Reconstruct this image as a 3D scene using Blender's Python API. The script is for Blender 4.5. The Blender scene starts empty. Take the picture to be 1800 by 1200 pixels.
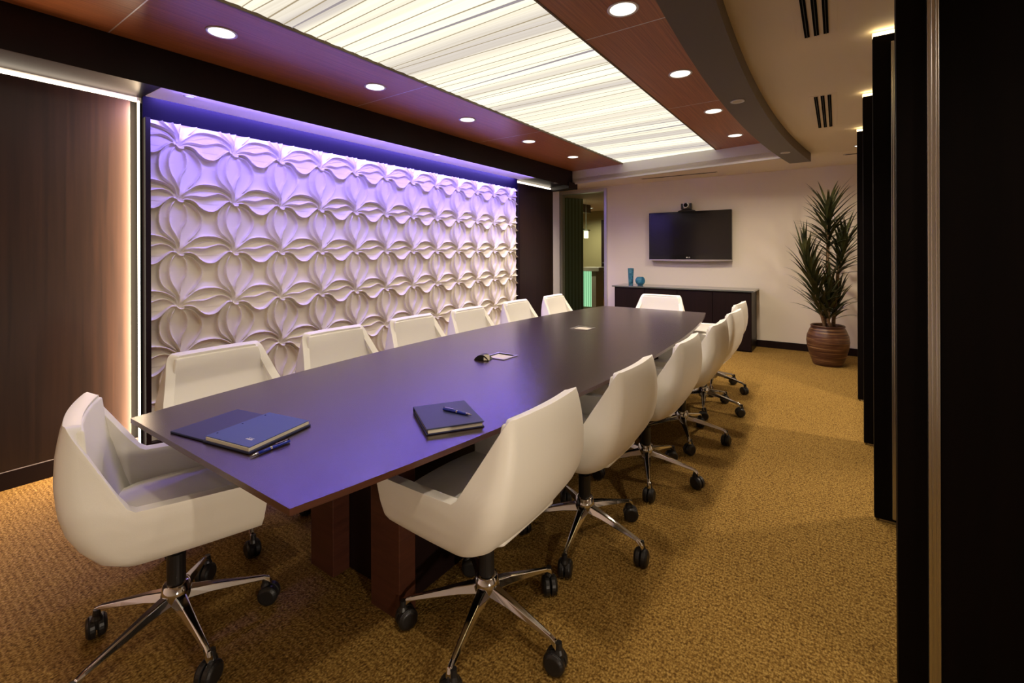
import bpy, bmesh, math, random
import numpy as np
from mathutils import Vector, Matrix
random.seed(7)
PI = math.pi
SC = bpy.context.scene
COL = SC.collection

# ------------------------------------------------------------------ camera
F_PX, CX, CY, YAW, ROLL, CAM_H = 819.5, 900.0, 442.4, 0.6091, -0.0037, 1.3413
cd = bpy.data.cameras.new('camera'); cam = bpy.data.objects.new('camera', cd); COL.objects.link(cam)
cd.sensor_fit = 'HORIZONTAL'; cd.sensor_width = 36.0; cd.lens = F_PX / 1800 * 36
cd.shift_x = (900 - CX) / 1800; cd.shift_y = (CY - 600) / 1800; cd.clip_start = 0.02; cd.clip_end = 60
_c, _s = math.cos(YAW), math.sin(YAW)
_R = Vector((_c, _s, 0)); _F = Vector((-_s, _c, 0)); _U = Vector((0, 0, 1))
_R2 = _R * math.cos(ROLL) + _U * math.sin(ROLL); _U2 = _U * math.cos(ROLL) - _R * math.sin(ROLL)
M = Matrix.Identity(4)
for i in range(3):
    M[i][0] = _R2[i]; M[i][1] = _U2[i]; M[i][2] = -_F[i]
M[2][3] = CAM_H
cam.matrix_world = M
SC.camera = cam
# ------------------------------------------------------------------ view / world
SC.view_settings.view_transform = 'Standard'; SC.view_settings.look = 'None'
SC.view_settings.gamma = 1.0; SC.view_settings.use_curve_mapping = False
SC.view_settings.exposure = 0.27
w = bpy.data.worlds.new('world'); SC.world = w; w.use_nodes = True
w.node_tree.nodes['Background'].inputs[0].default_value = (0.9, 0.75, 0.6, 1)
w.node_tree.nodes['Background'].inputs[1].default_value = 0.02

# main light levels (lamps of the room and added unseen downlights)
L_PANEL = 1.08       # luminous ceiling fabric
L_DOWN = 62.0        # ceiling downlights, watts each
L_BLUE = 50.0        # blue alcove strip
L_CORR = 85.0  # added downlights of corridor and walkway
WARM = (1.0, 0.84, 0.66); BLUE = (0.20, 0.13, 1.0)

def lamp(name, kind, loc, energy, color, rot=(0, 0, 0), size=0.1, size_y=None, spot=2.2, blend=0.6, parent=None):
    l = bpy.data.lights.new(name, kind); l.energy = energy; l.color = color
    if kind == 'AREA':
        l.size = size
        if size_y: l.shape = 'RECTANGLE'; l.size_y = size_y
    elif kind == 'SPOT':
        l.spot_size = spot; l.spot_blend = blend; l.shadow_soft_size = size
    else: l.shadow_soft_size = size
    o = bpy.data.objects.new(name, l); COL.objects.link(o); o.location = loc; o.rotation_euler = rot
    if parent: o.parent = parent
    return o

# ------------------------------------------------------------------ room measures
XL = -3.876      # left wall
YF = 7.35        # far wall
YB = -1.6        # wall behind the camera
XR = 2.6         # corridor wall to the right
ZT = 2.622       # wooden ceiling tray
ZL = 2.44        # low ceiling
ZS = 2.385       # underside of the left fascia
XFAS = -3.465    # face of the left fascia
XHEAD = -3.869    # blue header above the relief
RY0, RY1, RZ0, RZ1 = 1.196, 5.65, 0.03, 2.262   # relief panel

# ================================================================== materials
def mat(name, base=(0.5, 0.5, 0.5), rough=0.5, metal=0.0, spec=0.5, coat=0.0, coat_r=0.1, emit=None, es=0.0, trans=0.0, ior=1.45, alpha=1.0):
    m = bpy.data.materials.new(name); m.use_nodes = True
    b = m.node_tree.nodes['Principled BSDF']
    b.inputs['Base Color'].default_value = (*base, 1); b.inputs['Roughness'].default_value = rough
    b.inputs['Metallic'].default_value = metal; b.inputs['Specular IOR Level'].default_value = spec
    b.inputs['Coat Weight'].default_value = coat; b.inputs['Coat Roughness'].default_value = coat_r
    b.inputs['Transmission Weight'].default_value = trans; b.inputs['IOR'].default_value = ior
    b.inputs['Alpha'].default_value = alpha
    if emit: b.inputs['Emission Color'].default_value = (*emit, 1); b.inputs['Emission Strength'].default_value = es
    return m
def nodes(m): return m.node_tree.nodes, m.node_tree.links, m.node_tree.nodes['Principled BSDF']
def coord(m, scale=(1, 1, 1), rot=(0, 0, 0), kind='Object'):
    N, L, b = nodes(m)
    t = N.new('ShaderNodeTexCoord'); mp = N.new('ShaderNodeMapping')
    mp.inputs['Scale'].default_value = scale; mp.inputs['Rotation'].default_value = rot
    L.new(t.outputs[kind], mp.inputs['Vector']); return mp
def ramp(m, src, stops):
    N, L, b = nodes(m); r = N.new('ShaderNodeValToRGB'); e = r.color_ramp.elements
    while len(e) < len(stops): e.new(0.5)
    for k, (p, c) in enumerate(stops): e[k].position = p; e[k].color = (*c, 1) if len(c) == 3 else c
    L.new(src, r.inputs[0]); return r
def bump(m, src, strength=0.3, dist=0.01):
    N, L, b = nodes(m); bp = N.new('ShaderNodeBump'); bp.inputs['Strength'].default_value = strength
    bp.inputs['Distance'].default_value = dist; L.new(src, bp.inputs['Height']); L.new(bp.outputs[0], b.inputs['Normal']); return bp

def wood(name, c1, c2, scale, rough=0.4, coat=0.0, spec=0.5, detail=6):
    m = mat(name, c1, rough, coat=coat, spec=spec); N, L, b = nodes(m)
    mp = coord(m, scale); n = N.new('ShaderNodeTexNoise'); n.inputs['Scale'].default_value = 1.0
    n.inputs['Detail'].default_value = detail; n.inputs['Roughness'].default_value = 0.65; n.inputs['Distortion'].default_value = 0.3
    L.new(mp.outputs[0], n.inputs['Vector'])
    r = ramp(m, n.outputs[0], [(0.3, c1), (0.7, c2)]); L.new(r.outputs[0], b.inputs['Base Color'])
    return m
M_tray = wood('reddish_veneer', (0.18, 0.055, 0.018), (0.42, 0.15, 0.050), (110, 1.2, 8), 0.35)
M_wallwood = wood('dark_brown_veneer', (0.010, 0.0048, 0.0036), (0.024, 0.011, 0.007), (8, 30, 0.9), 0.35)
M_dark = wood('espresso_lacquer', (0.008, 0.004, 0.004), (0.014, 0.006, 0.006), (30, 2, 2), 0.42, spec=0.22)
M_fin = wood('near_black_veneer', (0.0025, 0.0017, 0.0017), (0.005, 0.003, 0.0027), (14, 14, 0.8), 0.55, spec=0.08)
M_table = wood('table_veneer', (0.014, 0.006, 0.005), (0.032, 0.013, 0.009), (40, 2.0, 8), 0.26, coat=0.5, spec=0.6)
nodes(M_table)[2].inputs['Coat Roughness'].default_value = 0.26
nodes(M_table)[2].inputs['Coat IOR'].default_value = 1.55
M_tedge = wood('table_edge_veneer', (0.05, 0.016, 0.010), (0.09, 0.030, 0.018), (6, 3, 60), 0.3, coat=0.3)
M_beam = mat('taupe_paint', (0.09, 0.062, 0.045), 0.5)
M_cream = mat('cream_wall_paint', (0.76, 0.68, 0.56), 0.75)
M_ceil = mat('beige_ceiling_paint', (0.80, 0.69, 0.54), 0.8)
M_white = mat('white_paint', (0.72, 0.70, 0.66), 0.55)
for m_ in (M_cream, M_ceil):
    N, L, b = nodes(m_); n = N.new('ShaderNodeTexNoise'); n.inputs['Scale'].default_value = 260; n.inputs['Detail'].default_value = 3
    L.new(coord(m_).outputs[0], n.inputs['Vector']); bump(m_, n.outputs[0], 0.12, 0.002)
M_relief = mat('matt_plaster', (0.70, 0.66, 0.57), 0.62, spec=0.3)
M_leather = mat('ivory_leather', (0.80, 0.775, 0.70), 0.42, spec=0.4)
N, L, b = nodes(M_leather); n = N.new('ShaderNodeTexVoronoi'); n.inputs['Scale'].default_value = 420
L.new(coord(M_leather).outputs[0], n.inputs['Vector']); bump(M_leather, n.outputs[0], 0.06, 0.001)
M_chrome = mat('polished_chrome', (0.62, 0.62, 0.64), 0.10, metal=1)
M_steel = mat('brushed_steel', (0.55, 0.53, 0.50), 0.3, metal=1)
N, L, b = nodes(M_steel); n = N.new('ShaderNodeTexNoise'); n.inputs['Scale'].default_value = 40
L.new(coord(M_steel, (8, 8, 0.2)).outputs[0], n.inputs['Vector']); bump(M_steel, n.outputs[0], 0.1, 0.001)
M_black = mat('black_plastic', (0.012, 0.011, 0.011), 0.38)
M_gloss = mat('glossy_black_plastic', (0.008, 0.008, 0.009), 0.08)
M_screen = mat('dark_screen_glass', (0.006, 0.005, 0.008), 0.13, spec=0.5)
M_slot = mat('dark_void', (0.003, 0.003, 0.003), 0.9, spec=0.05)
M_vent = mat('vent_enamel', (0.50, 0.43, 0.33), 0.6)
M_alum = mat('satin_aluminium', (0.62, 0.60, 0.62), 0.35, metal=0.6)
M_navy = mat('navy_leatherette', (0.018, 0.022, 0.075), 0.45)
M_pad = mat('blue_card_cover', (0.045, 0.075, 0.24), 0.5)
M_paper = mat('paper_block', (0.65, 0.60, 0.48), 0.8)
M_pen = mat('blue_pen_plastic', (0.015, 0.03, 0.35), 0.2)
M_glassblue = mat('blue_art_glass', (0.06, 0.38, 0.58), 0.08, trans=0.75, ior=1.3)
N, L, b = nodes(M_glassblue); n = N.new('ShaderNodeTexNoise'); n.inputs['Scale'].default_value = 16; n.inputs['Distortion'].default_value = 2.5
L.new(coord(M_glassblue).outputs[0], n.inputs['Vector']); r = ramp(M_glassblue, n.outputs[0], [(0.35, (0.03, 0.22, 0.42)), (0.6, (0.25, 0.62, 0.75))]); L.new(r.outputs[0], b.inputs['Base Color'])
M_clear = mat('clear_glass', (0.80, 0.95, 0.88), 0.02, trans=1.0, ior=1.05)
M_glasstop = mat('tinted_glass_slab', (0.10, 0.11, 0.10), 0.06, spec=0.8)
M_fluted = mat('green_fluted_glass', (0.09, 0.15, 0.10), 0.12, spec=0.8)
N, L, b = nodes(M_fluted); wv = N.new('ShaderNodeTexWave'); wv.inputs['Scale'].default_value = 7; wv.bands_direction = 'X'
L.new(coord(M_fluted).outputs[0], wv.inputs['Vector']); r = ramp(M_fluted, wv.outputs[0], [(0.2, (0.20, 0.26, 0.17)), (0.9, (0.34, 0.44, 0.33))]); L.new(r.outputs[0], b.inputs['Base Color'])
M_hallwall = mat('olive_wall_paint', (0.38, 0.33, 0.16), 0.8)
M_stone = mat('beige_stone', (0.35, 0.30, 0.22), 0.5)
M_hallfloor = wood('orange_timber_floor', (0.16, 0.06, 0.02), (0.28, 0.11, 0.035), (12, 1.5, 1), 0.25)
M_leaf = mat('dark_green_leaf', (0.035, 0.045, 0.016), 0.42)
N, L, b = nodes(M_leaf); n = N.new('ShaderNodeTexNoise'); n.inputs['Scale'].default_value = 9
L.new(coord(M_leaf).outputs[0], n.inputs['Vector']); r = ramp(M_leaf, n.outputs[0], [(0.35, (0.012, 0.017, 0.007)), (0.72, (0.075, 0.078, 0.022))]); L.new(r.outputs[0], b.inputs['Base Color'])
M_bark = wood('tan_bark', (0.10, 0.05, 0.025), (0.30, 0.19, 0.09), (20, 20, 60), 0.7)
M_soil = mat('potting_soil', (0.02, 0.014, 0.01), 0.9)
# pot: horizontal woven bands
M_pot = mat('woven_rattan', (0.10, 0.04, 0.02), 0.4); N, L, b = nodes(M_pot)
n = N.new('ShaderNodeTexNoise'); n.inputs['Scale'].default_value = 1.0; n.inputs['Detail'].default_value = 4
L.new(coord(M_pot, (3, 3, 75)).outputs[0], n.inputs['Vector'])
r = ramp(M_pot, n.outputs[0], [(0.3, (0.035, 0.012, 0.008)), (0.52, (0.11, 0.045, 0.02)), (0.72, (0.30, 0.17, 0.07))]); L.new(r.outputs[0], b.inputs['Base Color']); bump(M_pot, n.outputs[0], 0.5, 0.006)
# carpet: knobbly two tone weave in rows
M_carpet = mat('golden_loop_carpet', (0.3, 0.2, 0.07), 0.92, spec=0.15); N, L, b = nodes(M_carpet)
mp = coord(M_carpet, (1, 1, 1))
v1 = N.new('ShaderNodeTexVoronoi'); v1.inputs['Scale'].default_value = 165
mp2 = coord(M_carpet, (1.0, 0.55, 1)); L.new(mp2.outputs[0], v1.inputs['Vector'])
wv = N.new('ShaderNodeTexWave'); wv.bands_direction = 'Y'; wv.inputs['Scale'].default_value = 14; wv.inputs['Distortion'].default_value = 3.0; wv.inputs['Detail'].default_value = 2; wv.inputs['Detail Scale'].default_value = 3
L.new(mp.outputs[0], wv.inputs['Vector'])
n = N.new('ShaderNodeTexNoise'); n.inputs['Scale'].default_value = 130; n.inputs['Detail'].default_value = 4; L.new(mp.outputs[0], n.inputs['Vector'])
a = N.new('ShaderNodeMath'); a.operation = 'MULTIPLY_ADD'; a.inputs[1].default_value = 0.09; L.new(wv.outputs[1], a.inputs[0]); L.new(n.outputs[0], a.inputs[2])
a2 = N.new('ShaderNodeMath'); a2.operation = 'MULTIPLY_ADD'; a2.inputs[1].default_value = -0.36; L.new(v1.outputs['Distance'], a2.inputs[0]); L.new(a.outputs[0], a2.inputs[2])
r = ramp(M_carpet, a2.outputs[0], [(0.12, (0.085, 0.042, 0.008)), (0.34, (0.22, 0.124, 0.026)), (0.58, (0.41, 0.265, 0.075))])
L.new(r.outputs[0], b.inputs['Base Color']); bump(M_carpet, a2.outputs[0], 0.6, 0.008)
# emitters
def emit(name, c, s):
    m = bpy.data.materials.new(name); m.use_nodes = True; N = m.node_tree.nodes; N.clear()
    e = N.new('ShaderNodeEmission'); e.inputs[0].default_value = (*c, 1); e.inputs[1].default_value = s
    o = N.new('ShaderNodeOutputMaterial'); m.node_tree.links.new(e.outputs[0], o.inputs[0]); return m
E_down = emit('downlight_lens', (1.0, 0.93, 0.80), 1.6)
E_strip = emit('warm_strip', (1.0, 0.88, 0.68), 3.2)
E_fin = emit('warm_cove', (1.0, 0.75, 0.36), 7.0)
E_pend = emit('pendant_glass_glow', (1.0, 0.85, 0.6), 2.2)
E_blue = emit('blue_led', (0.2, 0.12, 1.0), 3.0)
E_green = emit('lit_green_glass', (0.42, 0.78, 0.45), 1.0)
N = E_green.node_tree.nodes; Lk = E_green.node_tree.links
t = N.new('ShaderNodeTexCoord'); wv = N.new('ShaderNodeTexWave'); wv.inputs['Scale'].default_value = 6; Lk.new(t.outputs['Object'], wv.inputs['Vector'])
rr = N.new('ShaderNodeValToRGB'); rr.color_ramp.elements[0].color = (0.05, 0.16, 0.07, 1); rr.color_ramp.elements[1].color = (0.55, 0.95, 0.55, 1); Lk.new(wv.outputs[1], rr.inputs[0]); Lk.new(rr.outputs[0], N['Emission'].inputs[0])
# gathered fabric lit from behind: irregular bands across the panel
E_fab = emit('backlit_pleated_fabric', (1, 0.93, 0.75), L_PANEL)
N = E_fab.node_tree.nodes; Lk = E_fab.node_tree.links
t = N.new('ShaderNodeTexCoord'); sep = N.new('ShaderNodeSeparateXYZ'); Lk.new(t.outputs['Object'], sep.inputs[0])
big = N.new('ShaderNodeTexNoise'); big.inputs['Scale'].default_value = 0.8; big.inputs['Detail'].default_value = 1; Lk.new(t.outputs['Object'], big.inputs['Vector'])
wy = N.new('ShaderNodeMath'); wy.operation = 'MULTIPLY_ADD'; wy.inputs[1].default_value = 0.05; Lk.new(big.outputs[0], wy.inputs[0]); Lk.new(sep.outputs[1], wy.inputs[2])
def n1(scale, detail=2, rough=0.5):
    q = N.new('ShaderNodeTexNoise'); q.noise_dimensions = '1D'; q.inputs['Scale'].default_value = scale; q.inputs['Detail'].default_value = detail; q.inputs['Roughness'].default_value = rough
    Lk.new(wy.outputs[0], q.inputs['W']); return q
def rmp(src, stops):
    q = N.new('ShaderNodeValToRGB'); e = q.color_ramp.elements
    while len(e) < len(stops): e.new(0.5)
    for k, (p, c) in enumerate(stops): e[k].position = p; e[k].color = (*c, 1)
    Lk.new(src, q.inputs[0]); return q
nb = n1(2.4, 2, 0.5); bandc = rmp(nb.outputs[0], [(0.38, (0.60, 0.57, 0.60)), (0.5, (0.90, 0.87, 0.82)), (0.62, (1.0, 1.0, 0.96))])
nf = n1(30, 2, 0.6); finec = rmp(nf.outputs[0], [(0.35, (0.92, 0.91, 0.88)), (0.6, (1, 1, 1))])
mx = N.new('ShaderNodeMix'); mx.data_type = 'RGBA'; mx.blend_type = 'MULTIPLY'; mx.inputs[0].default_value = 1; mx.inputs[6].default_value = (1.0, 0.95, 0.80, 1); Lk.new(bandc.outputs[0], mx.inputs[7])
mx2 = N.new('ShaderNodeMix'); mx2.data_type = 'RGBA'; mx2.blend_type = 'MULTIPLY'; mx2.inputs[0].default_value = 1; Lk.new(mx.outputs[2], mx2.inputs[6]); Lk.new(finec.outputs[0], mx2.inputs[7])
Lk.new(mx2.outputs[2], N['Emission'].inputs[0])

# ================================================================== helpers
def obj(name, bm, m, parent=None, smooth=False, bev=0, seg=2, loc=None):
    me = bpy.data.meshes.new(name); bm.normal_update(); bm.to_mesh(me); bm.free()
    o = bpy.data.objects.new(name, me); COL.objects.link(o)
    for k in (m if isinstance(m, (list, tuple)) else [m]): me.materials.append(k)
    if smooth:
        for p in me.polygons: p.use_smooth = True
    if bev:
        b = o.modifiers.new('bevel', 'BEVEL'); b.width = bev; b.segments = seg; b.limit_method = 'ANGLE'; b.angle_limit = 0.6
    if parent: o.parent = parent
    if loc: o.location = loc
    return o
def box(bm, x0, x1, y0, y1, z0, z1, mi=0):
    v = [bm.verts.new(p) for p in ((x0, y0, z0), (x1, y0, z0), (x1, y1, z0), (x0, y1, z0), (x0, y0, z1), (x1, y0, z1), (x1, y1, z1), (x0, y1, z1))]
    for f in ((0, 3, 2, 1), (4, 5, 6, 7), (0, 1, 5, 4), (1, 2, 6, 5), (2, 3, 7, 6), (3, 0, 4, 7)):
        bm.faces.new([v[i] for i in f]).material_index = mi
def bx(*a):
    bm = bmesh.new(); box(bm, *a); return bm
def prism(bm, pts, z0, z1):
    lo = [bm.verts.new((x, y, z0)) for x, y in pts]; hi = [bm.verts.new((x, y, z1)) for x, y in pts]
    n = len(pts); bm.faces.new(lo[::-1]); bm.faces.new(hi)
    for i in range(n): bm.faces.new((lo[i], lo[(i + 1) % n], hi[(i + 1) % n], hi[i]))
def lathe(bm, prof, seg=32, c=(0, 0), cap=True):
    rings = []
    for r, z in prof:
        rings.append([bm.verts.new((c[0] + r * math.cos(2 * PI * k / seg), c[1] + r * math.sin(2 * PI * k / seg), z)) for k in range(seg)])
    for a_, b_ in zip(rings, rings[1:]):
        for k in range(seg): bm.faces.new((a_[k], a_[(k + 1) % seg], b_[(k + 1) % seg], b_[k]))
    if cap: bm.faces.new(rings[0][::-1]); bm.faces.new(rings[-1])
def tube(bm, pts, rad, seg=10):
    pts = [Vector(p) for p in pts]; rings = []
    for i, p in enumerate(pts):
        d = (pts[min(i + 1, len(pts) - 1)] - pts[max(i - 1, 0)]).normalized()
        a = Vector((0, 0, 1)) if abs(d.z) < 0.9 else Vector((1, 0, 0))
        u = d.cross(a).normalized(); v = d.cross(u); r = rad[i] if isinstance(rad, (list, tuple)) else rad
        rings.append([bm.verts.new(p + (u * math.cos(2 * PI * k / seg) + v * math.sin(2 * PI * k / seg)) * r) for k in range(seg)])
    for a_, b_ in zip(rings, rings[1:]):
        for k in range(seg): bm.faces.new((a_[k], a_[(k + 1) % seg], b_[(k + 1) % seg], b_[k]))
    bm.faces.new(rings[0][::-1]); bm.faces.new(rings[-1]); bmesh.ops.recalc_face_normals(bm, faces=bm.faces)
def struct(name, bm, m, **k):
    o = obj(name, bm, m, **k); o['kind'] = 'structure'; return o
def tag(o, label, cat, group=None):
    o['label'] = label; o['category'] = cat
    if group: o['group'] = group
    return o
def thing(name, label, cat, loc=(0, 0, 0), rz=0, group=None):
    o = bpy.data.objects.new(name, None); COL.objects.link(o); o.location = loc; o.rotation_euler = (0, 0, rz)
    o.empty_display_size = 0.1
    return tag(o, label, cat, group)
def dup(root, loc, rz=0, label=None, group=None):
    r = root.copy(); COL.objects.link(r); r.location = loc; r.rotation_euler = (0, 0, rz)
    if label: r['label'] = label
    if group: r['group'] = group
    for ch in list(root.children):
        c = ch.copy(); COL.objects.link(c); c.parent = r
        for g in list(ch.children):
            d = g.copy(); COL.objects.link(d); d.parent = c
    return r
def ledge(x, pts=((-3.455, 6.67), (-0.767, 6.25))):   # slanted far edge of the tray
    (x0, y0), (x1, y1) = pts; return y0 + (y1 - y0) * (x - x0) / (x1 - x0)

# ================================================================== room shell
struct('floor', bx(XL - 0.4, XR, YB, YF + 0.1, -0.1, 0.0), M_carpet)
# left wall: veneer, then a short white return
struct('wall_left', bx(XL - 0.15, XL - 0.03, YB, 6.97, 0, ZL + 0.2), M_cream)
bm = bmesh.new(); box(bm, XL - 0.03, XL, YB, 1.098, 0.105, 2.362); o = struct('wall_left_panel', bm, M_wallwood)
o.name = 'trim_1'
bm = bmesh.new(); box(bm, XL - 0.03, XL, 5.71, 6.75, 0.105, 2.362); struct('trim_2', bm, M_wallwood)
struct('baseboard_left', bx(XL - 0.03, XL + 0.004, YB, 1.135, 0, 0.1), M_dark)
struct('trim_14', bx(XL - 0.02, XL + 0.002, YB, 1.098, 0.1, 0.104), M_alum)
struct('baseboard_left_far', bx(XL - 0.03, XL + 0.004, 5.71, 6.75, 0, 0.1), M_dark)
struct('trim_3', bx(XL - 0.03, XL, 6.752, 6.97, 0, ZS), M_white)
# far wall with door opening
DX0, DX1, DZ = -4.09, -3.17, 2.405
bm = bmesh.new(); box(bm, DX1, XR, YF, YF + 0.15, 0, ZL + 0.2); box(bm, -4.6, DX0, YF, YF + 0.15, 0, ZL + 0.2); box(bm, DX0, DX1, YF, YF + 0.15, DZ, ZL + 0.2)
struct('wall_far', bm, M_cream)
struct('wall_left_recess', bx(-4.62, -4.5, 6.85, YF, 0, ZL + 0.2), M_cream)
struct('baseboard_far', bx(-3.10, XR, YF - 0.018, YF, 0, 0.095), M_dark)
struct('wall_right', bx(XR, XR + 0.1, YB, YF, 0, ZL + 0.2), M_cream)
struct('wall_back', bx(-4.6, XR, YB - 0.1, YB, 0, ZL + 0.3), M_cream)
# door frame and glass
bm = bmesh.new(); fw = 0.05
box(bm, DX0, DX0 + fw, YF - 0.03, YF + 0.12, 0, DZ); box(bm, DX1 - fw, DX1, YF - 0.03, YF + 0.12, 0, DZ); box(bm, DX0 + fw, DX1 - fw, YF - 0.03, YF + 0.12, DZ - fw, DZ)
d1 = struct('door_1', bm, M_alum, bev=0.004)
o = obj('glass_pane', bx(DX0 + fw, DX1 - fw, YF + 0.03, YF + 0.04, 0.01, DZ - fw), M_clear, parent=d1)

# low ceiling: right side, far end, back end; tray opening in between
XS = -0.52
bm = bmesh.new()
prism(bm, [(XS, YB), (XR, YB), (XR, YF), (XS, YF)], ZL, ZL + 0.06)
prism(bm, [(-4.6, ledge(-4.6)), (XS, ledge(XS)), (XS, YF), (-4.6, YF)], ZL, ZL + 0.06)
struct('ceiling', bm, M_ceil)
# bulkhead face at the far end of the tray
bm = bmesh.new(); th = 0.03
prism(bm, [(-4.4, ledge(-4.4)), (XS + 0.1, ledge(XS + 0.1)), (XS + 0.1, ledge(XS) + th), (-4.4, ledge(-4.4) + th)], ZL - 0.025, ZT + 0.05)
struct('trim_4', bm, mat('bulkhead_paint', (0.58, 0.54, 0.52), 0.6))
struct('trim_5', bx(XS - 0.02, XS, YB, ledge(XS), ZL, ZT + 0.05), M_white)
# veneer tray around the luminous panel, joints every 1.69 m
PX0, PX1, PY0, PY1 = -2.582, -1.25, 0.42, None
JY = [-0.82, 0.88, 2.575, 4.25]
def tray(name, xa, xb):
    bm = bmesh.new(); ys = [YB] + JY + [None]
    for a, b_ in zip(ys, ys[1:]):
        a2 = a + 0.004
        if b_ is None: prism(bm, [(xa, a2), (xb, a2), (xb, ledge(xb)), (xa, ledge(xa))], ZT, ZT + 0.03)
        else: prism(bm, [(xa, a2), (xb, a2), (xb, b_), (xa, b_)], ZT, ZT + 0.03)
    return struct(name, bm, M_tray)
tray('ceiling_tray_left', XL, PX0); tray('ceiling_tray_right', PX1, XS)
struct('ceiling_tray_back', bx(PX0, PX1, YB, PY0, ZT, ZT + 0.03), M_tray)
struct('ceiling_joint_backing', bx(XL, XS, YB, 6.75, ZT + 0.13, ZT + 0.15), M_white)
# shallow metal joint lines
bm = bmesh.new()
for y in JY:
    for xa, xb in ((XFAS, PX0), (PX1, XS)): box(bm, xa, xb, y - 0.001, y + 0.005, ZT - 0.001, ZT + 0.02)
struct('trim_6', bm, M_alum)
# dark fascia box on the left
bm = bmesh.new(); prism(bm, [(XFAS - 0.008, YB), (XFAS, YB), (XFAS, 6.66), (XFAS - 0.008, 6.66)], ZS - 0.007, ZT - 0.001)
prism(bm, [(-3.818, YB), (XFAS - 0.008, YB), (XFAS - 0.008, 6.66), (-3.818, 6.69)], ZS + 0.018, ZT - 0.001)
prism(bm, [(XL - 0.03, YB), (-3.8181, YB), (-3.8181, 1.165), (XL - 0.03, 1.165)], ZS + 0.018, ZT - 0.001)
prism(bm, [(XL - 0.03, 5.69), (-3.8181, 5.69), (-3.8181, 6.69), (XL - 0.03, 6.70)], ZS + 0.018, ZT - 0.001)
prism(bm, [(XL - 0.03, 1.165), (-3.8181, 1.165), (-3.8181, 5.69), (XL - 0.03, 5.69)], ZS + 0.075, ZT - 0.001)
struct('trim_7', bm, M_dark)
bm = bmesh.new(); prism(bm, [(XL - 0.03, 6.70), (XFAS + 0.02, 6.50), (XFAS + 0.05, 6.74), (XL - 0.03, 6.78)], ZS - 0.05, ZS + 0.05)
struct('trim_8', bm, M_dark, bev=0.003)
# curved taupe beam on the right
bm = bmesh.new(); inn, out = [], []
for k in range(41):
    y = -0.3 + (6.235 + 0.3) * k / 40; q = 0.0226 * (y - 3.3) ** 2
    inn.append((-0.640 + q, y)); out.append((-0.434 + q, y - 0.0))
prism(bm, inn[::1] + out[::-1], 2.345, ZL - 0.001)
bmesh.ops.recalc_face_normals(bm, faces=bm.faces)
struct('trim_9', bm, M_beam)

# luminous ceiling panel
t = thing('luminous_ceiling_panel', 'long glowing cream pleated fabric light panel set in the wooden ceiling above the table', 'ceiling light', (0, 0, 0))
bm = bmesh.new(); rows = 420; xs = 8; ye = lambda x: ledge(x)
grid = []
for i in range(rows + 1):
    rrw = []
    for j in range(xs + 1):
        x = PX0 + (PX1 - PX0) * j / xs; y = PY0 + (ye(x) - PY0) * i / rows
        rrw.append(bm.verts.new((x, y, ZT + 0.015 + 0.002 * math.sin(y * 61 + 1.5 * math.sin(x * 3)))))
    grid.append(rrw)
for i in range(rows):
    for j in range(xs): bm.faces.new((grid[i][j], grid[i + 1][j], grid[i + 1][j + 1], grid[i][j + 1]))
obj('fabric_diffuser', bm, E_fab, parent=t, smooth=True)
bm = bmesh.new()
prism(bm, [(PX0 - 0.001, PY0), (PX0 + 0.012, PY0), (PX0 + 0.012, ye(PX0)), (PX0 - 0.001, ye(PX0))], ZT - 0.003, ZT + 0.019)
prism(bm, [(PX1 - 0.012, PY0), (PX1 + 0.001, PY0), (PX1 + 0.001, ye(PX1)), (PX1 - 0.012, ye(PX1))], ZT - 0.003, ZT + 0.019)
obj('edge_frame', bm, mat('bronze_edge', (0.10, 0.06, 0.02), 0.5), parent=t)
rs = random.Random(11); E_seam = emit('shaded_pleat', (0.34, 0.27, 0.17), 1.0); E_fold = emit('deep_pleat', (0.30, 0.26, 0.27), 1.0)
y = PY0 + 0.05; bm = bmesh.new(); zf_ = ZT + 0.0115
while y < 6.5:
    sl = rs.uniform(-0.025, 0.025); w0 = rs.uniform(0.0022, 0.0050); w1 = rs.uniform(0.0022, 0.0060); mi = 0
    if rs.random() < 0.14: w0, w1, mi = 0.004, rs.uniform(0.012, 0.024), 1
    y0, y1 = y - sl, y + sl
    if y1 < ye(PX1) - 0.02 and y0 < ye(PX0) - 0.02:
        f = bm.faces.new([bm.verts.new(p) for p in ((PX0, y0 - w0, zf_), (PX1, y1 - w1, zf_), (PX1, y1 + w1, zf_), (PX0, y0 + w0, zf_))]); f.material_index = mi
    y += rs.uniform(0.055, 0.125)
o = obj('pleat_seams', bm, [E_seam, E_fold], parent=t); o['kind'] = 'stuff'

# ================================================================== alcove with relief
bm = bmesh.new(); box(bm, XL - 0.02, XHEAD, 1.165, 5.69, RZ1, ZS + 0.074); struct('trim_10', bm, mat('alcove_header_paint', (0.003, 0.001, 0.012), 0.7, spec=0.1))
# flat reveal painted in a light grey on the underside of the fascia over the alcove
struct('trim_11', bx(-3.818, XFAS - 0.009, 1.165, 5.69, ZS + 0.014, ZS + 0.0175), M_white)

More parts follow.
